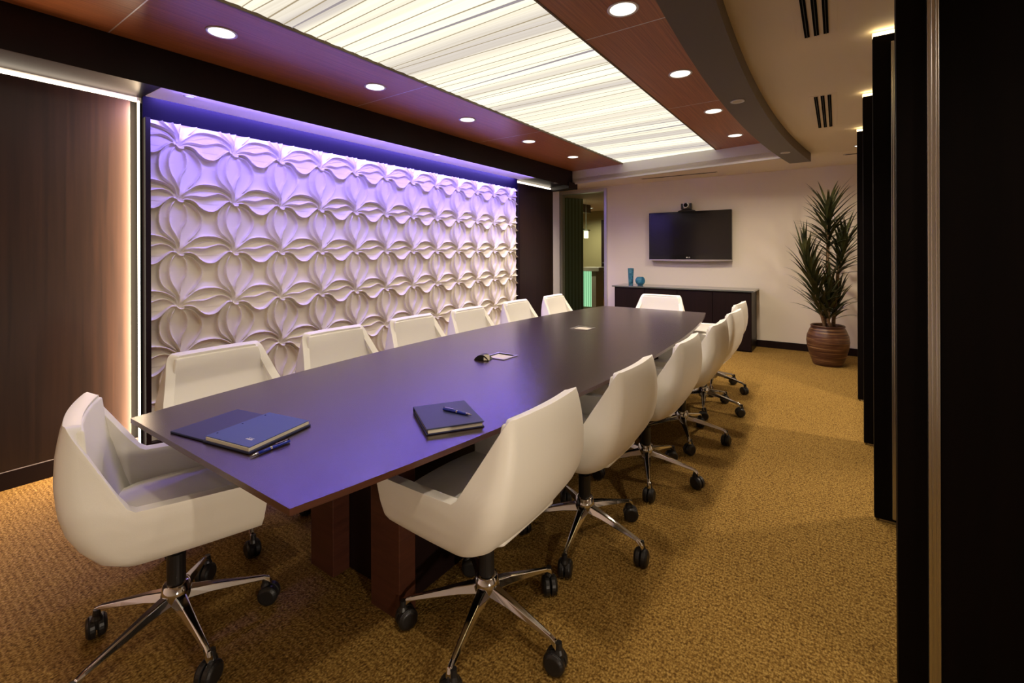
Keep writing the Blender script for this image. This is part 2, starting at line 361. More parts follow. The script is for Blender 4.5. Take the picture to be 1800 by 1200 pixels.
# relief tile: crests of the petals as curves in tile units (node at 0,0)
S = lambda P: [((x - 258) / 417.0, -((y - 488) + (x - 258) * 0.09) / 390.0) for x, y in P]
up = lambda P: [(x, y + 393) for x, y in P]
V1 = up([(215, 70), (170, 105), (135, 150), (120, 210), (122, 270), (145, 320), (190, 355), (225, 385), (243, 415)])
V2 = up([(240, 85), (205, 125), (187, 180), (185, 235), (200, 290), (230, 340), (255, 390), (262, 430)])
V3 = up([(285, 95), (300, 130), (308, 180), (300, 235), (275, 280), (262, 330), (265, 400)])
V4 = up([(288, 85), (340, 100), (385, 140), (412, 190), (410, 240), (380, 300), (330, 360), (285, 420)])
V5 = up([(225, 62), (243, 82), (262, 93), (285, 90), (290, 70)])
H1 = [(275, 450), (290, 420), (325, 385), (380, 345), (450, 325), (520, 323), (580, 335), (640, 370), (665, 405)]
H2 = [(275, 465), (300, 440), (350, 425), (430, 420), (480, 402), (540, 380), (590, 382), (630, 405), (655, 435)]
H3 = [(275, 480), (290, 466), (320, 460), (360, 472), (400, 505), (440, 525), (490, 525), (530, 505), (570, 465), (610, 430), (640, 428), (660, 445)]
H4 = [(340, 408), (400, 380), (460, 358), (520, 352)]
H5 = [(560, 350), (610, 370), (650, 405)]
CURV = [(V1, 0.95, 0), (V2, 1.0, 0), (V3, 0.95, 0), (V4, 1.0, 0), (V5, 0.9, 0), (H1, 1.1, 1), (H2, 0.85, 1), (H3, 1.25, 1), (H4, 0.25, 0), (H5, 0.4, 0)]
NT = 108
def smoothc(P, n=40):
    P = np.array(P, float); t = np.arange(len(P)); tt = np.linspace(0, len(P) - 1, n); res = []
    for q in tt:
        i = min(int(q), len(P) - 2); f = q - i
        p0 = P[max(i - 1, 0)]; p1 = P[i]; p2 = P[i + 1]; p3 = P[min(i + 2, len(P) - 1)]
        res.append(0.5 * ((2 * p1) + (-p0 + p2) * f + (2 * p0 - 5 * p1 + 4 * p2 - p3) * f * f + (-p0 + 3 * p1 - 3 * p2 + p3) * f ** 3))
    return np.array(res)
def relief_tile():
    g = (np.arange(NT)) / NT
    U_, V_ = np.meshgrid(g, g)          # u along the wall, v upwards
    h = np.zeros_like(U_)
    for P, amp, asym in CURV:
        C = smoothc(S(P))
        for du in (-1, 0, 1):
            for dv in (-1, 0, 1, 2):
                A = C[:-1] + (du, dv); B = C[1:] + (du, dv)
                if A[:, 0].max() < -0.2 or A[:, 0].min() > 1.2 or A[:, 1].max() < -0.25 or A[:, 1].min() > 1.2: continue
                best = np.full(U_.shape, 9.0); side = np.zeros_like(U_); tt_ = np.zeros_like(U_)
                for k in range(len(A)):
                    ab = B[k] - A[k]; L2 = ab @ ab + 1e-12
                    t_ = np.clip(((U_ - A[k][0]) * ab[0] + (V_ - A[k][1]) * ab[1]) / L2, 0, 1)
                    dx = U_ - A[k][0] - t_ * ab[0]; dy = V_ - A[k][1] - t_ * ab[1]
                    d = np.hypot(dx, dy); m_ = d < best
                    best = np.where(m_, d, best); side = np.where(m_, dy, side); tt_ = np.where(m_, (k + t_) / len(A), tt_)
                w_ = 0.018 + 0.0 * best
                wd = np.where(side > 0, 0.065 if asym else 0.034, 0.022)
                fade = np.clip(np.minimum(tt_, 1 - tt_) * 7, 0.25, 1)
                h = np.maximum(h, amp * fade * (0.30 * np.exp(-(best / wd) ** 1.2) + 0.70 * np.exp(-(best / 0.0135) ** 2)))
    # node: a small pit
    for du in (0, 1):
        for dv in (0, 1):
            r_ = np.hypot(U_ - du, (V_ - dv - 0.06)); h -= 0.35 * np.exp(-(r_ / 0.05) ** 2)
    # soft cushion of the petals
    h += 0.12 * (0.5 - 0.5 * np.cos(2 * PI * U_)) * np.exp(-((V_ - 0.10) / 0.16) ** 2)
    return h
HT = relief_tile()
TY, TZ, NY0, NZ0 = 0.3725, 0.383, 1.372, 2.088
iy = np.arange(math.ceil((RY0 - NY0) / TY * NT), math.floor((RY1 - NY0) / TY * NT) + 1)
iz = np.arange(math.ceil((RZ0 - NZ0) / TZ * NT), math.floor((RZ1 - NZ0) / TZ * NT) + 1)
Yg = NY0 + iy * TY / NT; Zg = NZ0 + iz * TZ / NT
hh = HT[np.ix_(iz % NT, iy % NT)]
X_ = XL + 0.004 + 0.036 * hh
YY, ZZ = np.meshgrid(Yg, Zg)
co = np.stack([X_, YY, ZZ], -1).reshape(-1, 3)
ny, nz = len(iy), len(iz)
idx = np.arange(ny * nz).reshape(nz, ny)
fc = np.stack([idx[:-1, :-1], idx[:-1, 1:], idx[1:, 1:], idx[1:, :-1]], -1).reshape(-1, 4)
me = bpy.data.meshes.new('relief_surface')
me.vertices.add(len(co)); me.vertices.foreach_set('co', co.ravel().astype(np.float32))
me.loops.add(fc.size); me.loops.foreach_set('vertex_index', fc.ravel().astype(np.int32))
me.polygons.add(len(fc)); me.polygons.foreach_set('loop_start', (np.arange(len(fc)) * 4).astype(np.int32))
me.polygons.foreach_set('loop_total', np.full(len(fc), 4, np.int32))
me.polygons.foreach_set('use_smooth', np.ones(len(fc), bool)); me.update(calc_edges=True); me.validate(); me.materials.append(M_relief)
rel = thing('relief_wall_panel', 'large white plaster relief panel of repeating petals washed in blue light on the left wall', 'wall panel', (0, 0, 0))
o = bpy.data.objects.new('relief_surface', me); COL.objects.link(o); o.parent = rel
bm = bmesh.new()
box(bm, XL - 0.02, XL + 0.05, 1.166, RY0, 0, RZ1); box(bm, XL - 0.02, XL + 0.05, RY1, 5.69, 0, RZ1); box(bm, XL - 0.02, XL + 0.05, RY0, RY1, 0, 0.05)
obj('frame', bm, M_dark, parent=rel, bev=0.002)
struct('trim_13', bx(XL - 0.03, XL - 0.012, 1.098, 1.166, 0, 2.362), M_slot)
# blue wash: light line fixed behind the hanging lip of the fascia
t = thing('blue_wall_washer', 'narrow blue light line behind the dark fascia lip above the petal relief', 'light fixture')
obj('channel', bx(XFAS - 0.016, XFAS - 0.009, 1.2, 5.65, ZS - 0.004, ZS + 0.013), M_white, parent=t)
lamp('blue_graze', 'AREA', (-3.838, 3.42, ZS + 0.055), L_BLUE * 1.2, (0.36, 0.29, 1.0), (0, math.radians(3), 0), 0.016, 4.4, parent=t)
lamp('blue_wash', 'AREA', (XFAS - 0.022, 3.42, ZS + 0.004), L_BLUE * 0.62, (0.24, 0.17, 1.0), (0, math.radians(58), 0), 0.012, 4.4, parent=t)
lamp('blue_wash_down', 'AREA', (XFAS - 0.042, 3.42, ZS + 0.013), L_BLUE * 0.85, BLUE, (0, math.radians(-10), 0), 0.02, 4.3, parent=t)

# warm strips beside / above the veneer wall
def strip(name, label, bmx):
    o = obj(name, bmx, E_strip); tag(o, label, 'light strip', 'warm light strips around the veneer wall'); return o
strip('light_strip', 'thin warm vertical light strip between brown veneer wall and the petal relief', bx(XL - 0.011, XL + 0.010, 1.139, 1.147, 0.0, 2.37))
lamp('strip_glow', 'AREA', (XL + 0.05, 1.134, 1.2), 58.0, (1.0, 0.72, 0.46), (PI / 2, 0, PI + math.radians(-14)), 0.012, 2.3)
strip('light_strip', 'thin warm light strip along top of the brown veneer wall at left', bx(XL - 0.03, XL - 0.004, YB + 0.05, 1.135, 2.368, ZS + 0.004))
strip('light_strip', 'short warm light strip above veneer wall between relief and glass door', bx(XL - 0.03, XL - 0.004, 5.71, 6.75, 2.368, ZS + 0.004))

# ================================================================== conference table
TX, TY0, TY1, HW = -1.586, 0.5975, 4.815, 0.53
TBL = thing('conference_table', 'long boat shaped dark wooden conference table in the middle of the room', 'table', (TX, 2.7, 0))
def outline(off, n=28):
    pts = []
    for k in range(n + 1):
        q = k / n; y = TY0 + off + (TY1 - TY0 - 2 * off) * q; b_ = 0.19 * (1 - (2 * q - 1) ** 2) ** 0.95
        pts.append((HW + b_ - off, y - 2.7))
    return pts + [(-x, y) for x, y in reversed(pts)]
bm = bmesh.new()
for (o0, z0), (o1, z1) in (((0, 0.74), (0.0, 0.722)), ((0.0, 0.722), (0.06, 0.696))):
    A = [bm.verts.new((x, y, z0)) for x, y in outline(o0)]; B = [bm.verts.new((x, y, z1)) for x, y in outline(o1)]
    n_ = len(A)
    for i in range(n_): bm.faces.new((A[i], B[i], B[(i + 1) % n_], A[(i + 1) % n_])).material_index = 1
    if z0 == 0.74: bm.faces.new(A)
    else: bm.faces.new(B[::-1])
bmesh.ops.remove_doubles(bm, verts=bm.verts, dist=1e-5); bmesh.ops.recalc_face_normals(bm, faces=bm.faces)
obj('tabletop', bm, [M_table, M_tedge], parent=TBL)
for yc in (-1.15, 1.15):
    bm = bmesh.new(); box(bm, -0.24, 0.24, yc - 0.32, yc + 0.32, 0, 0.70)
    p = obj('pedestal', bm, M_dark, parent=TBL, bev=0.004)
    s_ = -1 if yc < 0 else 1
    bm = bmesh.new(); box(bm, -0.28, -0.12, yc + s_ * 0.36 - 0.04, yc + s_ * 0.36 + 0.04, 0, 0.699)
    box(bm, 0.12, 0.28, yc + s_ * 0.36 - 0.04, yc + s_ * 0.36 + 0.04, 0, 0.699)
    obj('leg_panel', bm, M_tedge, parent=TBL, bev=0.003)
def port(x, y, s=0.07, tilt=False):
    e = bmesh.new(); x -= TX; y -= 2.7; w_ = 0.011
    box(e, x - s, x + s, y - s, y - s + w_, 0.738, 0.7445); box(e, x - s, x + s, y + s - w_, y + s, 0.738, 0.7445)
    box(e, x - s, x - s + w_, y - s + w_, y + s - w_, 0.738, 0.7445); box(e, x + s - w_, x + s, y - s + w_, y + s - w_, 0.738, 0.7445)
    p = obj('power_port', e, M_steel, parent=TBL)
    obj('well', bx(x - s + w_, x + s - w_, y - s + w_, y + s - w_, 0.739, 0.7412), M_slot, parent=p)
    obj('port_plate', bx(x - s + w_ + 0.012, x + s - w_, y - s + w_, y + s - w_ - 0.022, 0.7405, 0.7425), mat('beige_port_plate', (0.55, 0.50, 0.36), 0.4), parent=p)
    return p
port(-1.585, 2.16); port(-1.635, 3.31, 0.075)
# flipped connector box at the near port
bm = bmesh.new()
for k in range(9):
    a = PI * k / 8
prof = [(-0.045 + 0.09 * k / 10, 0.03 * math.sin(PI * k / 10) ** 0.8) for k in range(11)]
A = [bm.verts.new((x, -0.028, z)) for x, z in prof]; B = [bm.verts.new((x, 0.028, z)) for x, z in prof]
for i in range(10): bm.faces.new((A[i], A[i + 1], B[i + 1], B[i]))
bm.faces.new(A[::-1]); bm.faces.new(B)
pp = tag(obj('cable_connector', bm, M_black, loc=(-1.625, 2.045, 0.741)), 'small arched black connector with pale socket plate beside the near port on the table', 'connector')
pp.rotation_euler = (0, 0, 0.25)
o = obj('socket_plate', bx(-0.016, 0.016, -0.001, 0.001, -0.016, 0.016), M_paper, parent=pp, loc=(0.03, -0.022, 0.017)); o.rotation_euler = (math.radians(-30), 0, 0.4); o['label'] = 'pale socket plate'

# ================================================================== chairs
def shell_mesh():
    zs = [0.425, 0.45, 0.50, 0.56, 0.62, 0.70, 0.78, 0.84, 0.853]
    hw = [0.252, 0.270, 0.283, 0.290, 0.287, 0.262, 0.240, 0.226, 0.221]
    yr = [-0.150, -0.185, -0.222, -0.252, -0.268, -0.278, -0.276, -0.266, -0.262]
    NU = 120; NV = 16
    W = lambda z: float(np.interp(z, zs, hw)); Yr = lambda z: float(np.interp(z, zs, yr))
    yf = lambda z: 0.235 + 0.02 * (z - 0.43) / 0.15
    def top(t):
        a = abs(t); z = 0.72
        for _ in range(12):                     # height where the wing edge passes this place
            y = plan(a, z)[1]
            if y < -0.253: zz = 0.853
            elif y < -0.105: zz = 0.853 - (0.853 - 0.597) * (y + 0.253) / 0.148
            else: zz = 0.597 - 0.010 * (y + 0.105) / 0.35
            z = 0.5 * (z + zz)
        return z
    def plan(t, z):
        w_, y0, y1 = W(z), Yr(z), yf(z); a = abs(t); sg = 1 if t >= 0 else -1
        r = 0.070 - 0.028 * max(0, min(1, (z - 0.6) / 0.25))
        # path: back centre -> corner -> side to front, by arclength
        L1 = w_ - r; L2 = PI * r / 2; L3 = (y1 - y0) - r; 
        k0, k1 = 0.40, 0.53
        if a < k0: return sg * L1 * a / k0, y0 - 0.012 * (1 - (a / k0) ** 2)
        if a < k1:
            q = (a - k0) / (k1 - k0) * PI / 2; return sg * (L1 + r * math.sin(q)), y0 + r * (1 - math.cos(q))
        q = (a - k1) / (1 - k1); y = y0 + r + L3 * q
        return sg * (w_ - 0.012 * q ** 2), y
    bm = bmesh.new(); rows_ = []
    # underside rows
    for sc, z in ((0.30, 0.405), (0.62, 0.407), (0.86, 0.412)):
        rw = []
        for i in range(NU + 1):
            t_ = -1 + 2 * i / NU; x, y = plan(t_, 0.425); rw.append(bm.verts.new((x * sc, 0.05 + (y - 0.05) * sc if y < 0.18 else 0.05 + (y - 0.05) * (0.3 * sc + 0.7), z)))
        rows_.append(rw)
    for j in range(NV + 1):
        v = j / NV; rw = []
        for i in range(NU + 1):
            t_ = -1 + 2 * i / NU; zb = 0.425; z = zb + (top(t_) - zb) * v
            x, y = plan(t_, z); rw.append(bm.verts.new((x, y, z)))
        rows_.append(rw)
    for a_, b_ in zip(rows_, rows_[1:]):
        for i in range(NU): bm.faces.new((a_[i], a_[i + 1], b_[i + 1], b_[i]))
    bm.faces.new(rows_[0])
    bmesh.ops.recalc_face_normals(bm, faces=bm.faces)
    # make normals point outwards (away from seat)
    bm.normal_update(); s_ = 0
    for f in bm.faces:
        c = f.calc_center_median()
        if c.z > 0.6 and c.y < -0.2: s_ += f.normal.y
    if s_ > 0: bmesh.ops.reverse_faces(bm, faces=bm.faces)
    return bm
def make_chair():
    r = thing('office_chair', '', 'chair')
    o = obj('shell', shell_mesh(), M_leather, parent=r, smooth=True)
    m_ = o.modifiers.new('solid', 'SOLIDIFY'); m_.thickness = 0.042; m_.offset = -1; m_.use_even_offset = False
    m_ = o.modifiers.new('bev', 'BEVEL'); m_.width = 0.016; m_.segments = 4; m_.limit_method = 'ANGLE'; m_.angle_limit = math.radians(50)
    bm = bmesh.new(); box(bm, -0.232, 0.232, -0.19, 0.245, 0.432, 0.492)
    bmesh.ops.subdivide_edges(bm, edges=bm.edges, cuts=5, use_grid_fill=True)
    for v in bm.verts:
        v.co.z += 0.016 * (1 - (v.co.x / 0.25) ** 2) * (1 if v.co.z > 0.46 else 0)
        if v.co.y < 0: v.co.x *= 1 - 0.35 * (v.co.y / -0.19) ** 3
    obj('seat_cushion', bm, M_leather, parent=r, smooth=True, bev=0.018, seg=3)
    bm = bmesh.new(); gz = [0.46, 0.52, 0.60, 0.68, 0.76, 0.832]; gw = [0.232, 0.246, 0.250, 0.236, 0.214, 0.198]; gf = [-0.145, -0.167, -0.190, -0.208, -0.219, -0.226]; gb = [-0.185, -0.212, -0.238, -0.252, -0.252, -0.247]
    prev = None
    for z, w_, f_, b_ in zip(gz, gw, gf, gb):
        xs_ = [-w_, -w_ * 0.6, 0, w_ * 0.6, w_]; dp = (0.014, 0.001, -0.004, 0.001, 0.014)
        ring = [bm.verts.new((x, f_ + d_, z)) for x, d_ in zip(xs_, dp)] + [bm.verts.new((x, b_, z)) for x in reversed(xs_)]
        if prev:
            for i in range(10): bm.faces.new((prev[i], prev[(i + 1) % 10], ring[(i + 1) % 10], ring[i]))
        else: bm.faces.new(ring[::-1])
        prev = ring
    bm.faces.new(prev); bmesh.ops.recalc_face_normals(bm, faces=bm.faces)
    obj('back_cushion', bm, M_leather, parent=r, smooth=True, bev=0.008, seg=3)
    bm = bmesh.new(); lathe(bm, [(0.028, 0.19), (0.028, 0.30), (0.020, 0.30), (0.020, 0.395)], 20); box(bm, -0.09, 0.09, -0.11, 0.11, 0.385, 0.408)
    obj('gas_column', bm, M_black, parent=r)
    bm = bmesh.new(); lathe(bm, [(0.026, 0.105), (0.040, 0.115), (0.046, 0.16), (0.040, 0.195), (0.030, 0.20)], 24)
    obj('hub', bm, M_chrome, parent=r, smooth=True)
    bm = bmesh.new()                                        # one leg pointing +x
    prof = [(0.025, 0.170, 0.029, 0.032), (0.10, 0.155, 0.021, 0.026), (0.19, 0.132, 0.015, 0.020), (0.270, 0.112, 0.011, 0.015), (0.290, 0.103, 0.012, 0.022), (0.298, 0.088, 0.010, 0.018)]
    prev = None
    for x, z, hw_, th_ in prof:
        ring = [bm.verts.new((x, -hw_, z - th_)), bm.verts.new((x, hw_, z - th_)), bm.verts.new((x, hw_ * 0.55, z)), bm.verts.new((x, -hw_ * 0.55, z))]
        if prev:
            for i in range(4): bm.faces.new((prev[i], prev[(i + 1) % 4], ring[(i + 1) % 4], ring[i]))
        else: bm.faces.new(ring[::-1])
        prev = ring
    bm.faces.new(prev); bmesh.ops.recalc_face_normals(bm, faces=bm.faces)
    legme = None
    for k in range(5):
        a = 2 * PI * k / 5
        if k == 0: l0 = obj('leg', bm, M_chrome, parent=r, smooth=False, bev=0.004, seg=3)
        else: l0 = l0.copy(); COL.objects.link(l0); l0.parent = r
        l0.rotation_euler = (0, 0, a)
    bm = bmesh.new()
    for s_ in (-1, 1):
        n_ = 24
        for (ya, yb, ra, rb) in ((0.003, 0.021, 0.036, 0.036), (0.021, 0.029, 0.036, 0.026)):
            A = [bm.verts.new((ra * math.cos(2 * PI * i / n_), s_ * ya, 0.0365 + ra * math.sin(2 * PI * i / n_))) for i in range(n_)]
            B = [bm.verts.new((rb * math.cos(2 * PI * i / n_), s_ * yb, 0.0365 + rb * math.sin(2 * PI * i / n_))) for i in range(n_)]
            for i in range(n_): bm.faces.new((A[i], A[(i + 1) % n_], B[(i + 1) % n_], B[i]))
            bm.faces.new(A); bm.faces.new(B)
    bmesh.ops.recalc_face_normals(bm, faces=bm.faces)
    stem = bmesh.new(); lathe(stem, [(0.014, 0.035), (0.017, 0.068), (0.012, 0.080), (0.010, 0.1)], 12, c=(0.012, 0))
    for k in range(5):
        a = 2 * PI * k / 5; cxy = (0.288 * math.cos(a), 0.288 * math.sin(a), 0)
        if k == 0:
            c0 = obj('caster', bm, M_black, parent=r, smooth=False, bev=0.003); s0 = obj('caster_stem', stem, M_black, parent=c0)
        else:
            c1 = c0.copy(); COL.objects.link(c1); c1.parent = r; s1 = s0.copy(); COL.objects.link(s1); s1.parent = c1; c0, s0 = c1, s1
        c0.location = cxy; c0.rotation_euler = (0, 0, a + 1.1 + 1.7 * math.sin(3 * k))
    return r
chair = make_chair()
used = [False]
def place(x, y, rz, label, group, star=0.0):
    if not used[0]:
        r = chair; r.location = (x, y, 0); r.rotation_euler = (0, 0, rz); r['label'] = label; r['group'] = group; used[0] = True
    else: r = dup(chair, (x, y, 0), rz, label, group)
    return r
def star(r, ang):
    # turn the five-star foot about the column
    k = 0; legs = [c for c in r.children if c.name.startswith('leg')]; cs = [c for c in r.children if c.name.startswith('caster')]
    for k, (l, c) in enumerate(zip(legs, cs)):
        a = ang + 2 * PI * k / 5; l.rotation_euler = (0, 0, a); c.location = (0.288 * math.cos(a), 0.288 * math.sin(a), 0)
        c.rotation_euler = (0, 0, a + 1.1 + 1.7 * math.sin(3 * k + x_seed))
x_seed = 0
order = ['nearest the camera', 'second from the camera', 'third from the camera', 'fourth from the camera', 'fifth from the camera', 'farthest from the camera']
GR = 'white chairs along the right side of the table'; GL = 'white chairs along the left side of the table'
RIGHT = [(-1.03, 1.31), (-0.975, 1.985), (-0.94, 2.735), (-0.92, 3.45), (-0.935, 4.18), (-1.00, 4.86)]
STAR = [69.5, 64, 4, 6, 66, 62]
LEFT = [(-2.40, 1.115), (-2.41, 1.81), (-2.42, 2.49), (-2.41, 3.13), (-2.40, 3.86), (-2.38, 4.58)]
for i, (x, y) in enumerate(RIGHT):
    x_seed = i; r = place(x, y, PI / 2 + (0, 0.0, 0.02, 0, -0.03, -0.03)[i], 'ivory leather swivel chair on the right side of the table, %s' % order[i], GR); star(r, math.radians(STAR[i] - 90) - (0, 0.0, 0.02, 0, -0.03, -0.03)[i])
for i, (x, y) in enumerate(LEFT):
    x_seed = i + 9; r = place(x, y, -PI / 2 + 0.02, 'ivory leather swivel chair before the petal relief on the left side, %s' % order[i], GL); star(r, 0.4 * i)
x_seed = 20; r = place(-1.895, 0.662, -0.34, 'ivory leather swivel chair at the near end of the table, turned slightly sideways', 'white chairs at the ends of the table'); star(r, math.radians(68) + 0.36)
x_seed = 21; r = place(-1.63, 5.02, PI, 'ivory leather swivel chair at the far end of the table before the sideboard', 'white chairs at the ends of the table')

# ================================================================== things on the table
ZTOP = 0.7405
def quadslab(bm, P, z0, z1): prism(bm, P, z0, z1)
t = thing('open_portfolio', 'open navy portfolio with blue note pad at the near end of the table', 'folder', (-1.66, 0.76, ZTOP), math.radians(9))
def rot(P, c=(-1.66, 0.76), a=-math.radians(9)):
    return [((x - c[0]) * math.cos(a) - (y - c[1]) * math.sin(a), (x - c[0]) * math.sin(a) + (y - c[1]) * math.cos(a)) for x, y in P]
bm = bmesh.new(); quadslab(bm, rot([(-1.828, 0.622), (-1.655, 0.652), (-1.698, 0.888), (-1.875, 0.857)]), 0, 0.007); obj('left_cover', bm, M_navy, parent=t, bev=0.002)
bm = bmesh.new(); quadslab(bm, rot([(-1.652, 0.650), (-1.436, 0.688), (-1.497, 0.925), (-1.698, 0.888)]), 0, 0.007); obj('right_cover', bm, M_navy, parent=t, bev=0.002)
bm = bmesh.new(); quadslab(bm, rot([(-1.645, 0.656), (-1.444, 0.691), (-1.503, 0.920), (-1.694, 0.884)]), 0.007, 0.017); obj('page_block', bm, M_paper, parent=t)
bm = bmesh.new(); quadslab(bm, rot([(-1.650, 0.658), (-1.444, 0.693), (-1.503, 0.921), (-1.699, 0.886)]), 0.0172, 0.0195); pd = obj('pad_cover', bm, M_pad, parent=t); pd['label'] = 'blue card cover of the pad'
# small pale mark printed on the pad cover and the three punched holes
bm = bmesh.new()
for k in range(3):
    q = (0.12, 0.5, 0.88)[k]; x = -1.650 + 0.012 + (-1.699 + 1.650) * q; y = 0.662 + (0.886 - 0.658) * q
    (lx, ly), = rot([(x, y)]); lathe(bm, [(0.003, 0.0194), (0.003, 0.0198)], 10, c=(lx, ly))
obj('punched_hole', bm, M_slot, parent=pd)
bm = bmesh.new(); (lx, ly), = rot([(-1.505, 0.722)])
for k in range(5): box(bm, lx - 0.014 + 0.006 * k, lx - 0.0105 + 0.006 * k, ly - 0.003, ly + 0.003 + 0.002 * (k % 2), 0.0195, 0.0199)
box(bm, lx - 0.012, lx + 0.012, ly + 0.008, ly + 0.0095, 0.0195, 0.0199)
obj('printed_emblem', bm, M_white, parent=pd)

ang = math.atan2(-0.132, 0.204)
t = thing('closed_portfolio', 'closed navy portfolio lying beside the nearest right hand chair on the table', 'folder', (-1.152, 1.240, ZTOP), ang)
obj('bottom_cover', bx(-0.122, 0.122, -0.1, 0.1, 0, 0.004), M_navy, parent=t, bev=0.0015)
obj('page_block', bx(-0.112, 0.117, -0.094, 0.094, 0.004, 0.016), M_paper, parent=t)
obj('top_cover', bx(-0.122, 0.122, -0.1, 0.1, 0.016, 0.021), M_navy, parent=t, bev=0.002)
obj('spine', bx(-0.126, -0.118, -0.1, 0.1, 0.001, 0.020), M_navy, parent=t, bev=0.003)
def pen(loc, rz, label):
    t = thing('ballpoint_pen', label, 'pen', loc, rz, 'blue pens on the table')
    bm = bmesh.new(); tube(bm, [(-0.062, 0, 0.005), (-0.05, 0, 0.005), (0.0, 0, 0.005), (0.042, 0, 0.005)], [0.0042, 0.005, 0.005, 0.0046], 14); obj('barrel', bm, M_pen, parent=t, smooth=True)
    bm = bmesh.new(); tube(bm, [(0.042, 0, 0.005), (0.055, 0, 0.005), (0.066, 0, 0.005)], [0.0046, 0.003, 0.0008], 14); obj('tip', bm, M_chrome, parent=t, smooth=True)
    bm = bmesh.new(); box(bm, -0.06, -0.015, -0.0018, 0.0018, 0.0105, 0.0125); box(bm, -0.06, -0.056, -0.0018, 0.0018, 0.008, 0.0125); obj('clip', bm, M_chrome, parent=t)
    bm = bmesh.new(); tube(bm, [(-0.002, 0, 0.005), (0.004, 0, 0.005)], 0.0053, 14); obj('ring', bm, M_chrome, parent=t)
    return t
pen((-1.418, 0.745, ZTOP), math.radians(-84), 'blue ballpoint pen lying beside the open portfolio')
pen((-1.125, 1.262, ZTOP + 0.021), math.radians(4), 'blue ballpoint pen lying on top of the closed portfolio')

# ================================================================== far wall things
sb = thing('sideboard', 'long dark brown sideboard with a glass top against the far wall', 'sideboard', (-1.885, 7.08, 0))
obj('body', bx(-0.955, 0.955, -0.225, 0.245, 0.0, 0.795), M_dark, parent=sb, bev=0.003)
for k in range(4):
    x0 = -0.95 + 0.475 * k; d_ = obj('door', bx(x0 + 0.003, x0 + 0.472, -0.243, -0.2255, 0.02, 0.785), M_dark, parent=sb, bev=0.002)
o = obj('glass_top', bx(-0.985, 0.985, -0.262, 0.262, 0.7955, 0.815), M_glasstop, parent=sb, bev=0.002); o['label'] = 'pale reflective glass top'
# vase and bowl
v = thing('tall_vase', 'tall blue art glass vase on the left end of the sideboard', 'vase', (-2.655, 7.06, 0.8155))
bm = bmesh.new(); lathe(bm, [(0.002, 0.0), (0.034, 0.0), (0.037, 0.05), (0.042, 0.15), (0.047, 0.262), (0.043, 0.262), (0.038, 0.15), (0.032, 0.03), (0.002, 0.022)], 32, cap=False)
obj('glass_body', bm, M_glassblue, parent=v, smooth=True)
v = thing('round_vase', 'round blue glass bowl vase next to the tall vase on the sideboard', 'vase', (-2.49, 7.02, 0.8155))
pr_ = [(0.002, 0.0), (0.04, 0.0)] + [(0.074 * math.sin(a), 0.074 - 0.074 * math.cos(a)) for a in np.linspace(0.62, 2.45, 14)]
pr_ += [(r_ - 0.006, z_) for r_, z_ in reversed(pr_[2:])] + [(0.03, 0.012), (0.002, 0.01)]
bm = bmesh.new(); lathe(bm, pr_, 36, cap=False); obj('glass_body', bm, M_glassblue, parent=v, smooth=True)
# television
tx0, tx1, tz0, tz1 = -2.425, -1.233, 1.205, 1.938
tv = thing('television', 'black flat television mounted on the far wall above the sideboard', 'television', ((tx0 + tx1) / 2, 7.27, tz0))
hw_, hh_ = (tx1 - tx0) / 2, tz1 - tz0
obj('casing', bx(-hw_, hw_, -0.03, 0.035, 0.0, hh_), M_gloss, parent=tv, bev=0.006)
obj('wall_bracket', bx(-0.2, 0.2, 0.035, 0.079, 0.2, 0.5), M_black, parent=tv)
obj('screen', bx(-hw_ + 0.035, hw_ - 0.035, -0.0325, -0.030, 0.075, hh_ - 0.035), M_screen, parent=tv)
bm = bmesh.new(); n_ = 20; A = []; B = []
for k in range(n_ + 1):
    x = -hw_ + 2 * hw_ * k / n_; z = -0.014 * (1 - (x / hw_) ** 2) - 0.002; A.append(bm.verts.new((x, -0.033, 0.012))); B.append(bm.verts.new((x, -0.033, z)))
for k in range(n_): bm.faces.new((A[k], B[k], B[k + 1], A[k + 1]))
g_ = bmesh.ops.extrude_face_region(bm, geom=bm.faces[:]); bmesh.ops.translate(bm, verts=[q for q in g_['geom'] if isinstance(q, bmesh.types.BMVert)], vec=(0, 0.03, 0)); bmesh.ops.recalc_face_normals(bm, faces=bm.faces)
o = obj('lower_trim', bm, M_steel, parent=tv); o['label'] = 'thin silver curved lower edge'
# logo: grey disc with letters
bm = bmesh.new(); ring = [bm.verts.new((-0.022 + 0.010 * math.cos(2 * PI * k / 20), -0.0318, 0.042 + 0.010 * math.sin(2 * PI * k / 20))) for k in range(20)]; bm.faces.new(ring)
lg = obj('logo_disc', bm, M_white, parent=tv)
cu = bpy.data.curves.new('logo_letters', 'FONT'); cu.body = 'LG'; cu.size = 0.026; cu.extrude = 0.0004
tmp = bpy.data.objects.new('tmp', cu); COL.objects.link(tmp); dg = bpy.context.evaluated_depsgraph_get()
me = bpy.data.meshes.new_from_object(tmp.evaluated_get(dg)); bpy.data.objects.remove(tmp)
me.materials.clear(); me.materials.append(M_white)
o = bpy.data.objects.new('logo_letters', me); COL.objects.link(o); o.parent = tv; o.location = (-0.006, -0.0318, 0.033); o.rotation_euler = (PI / 2, 0, 0)
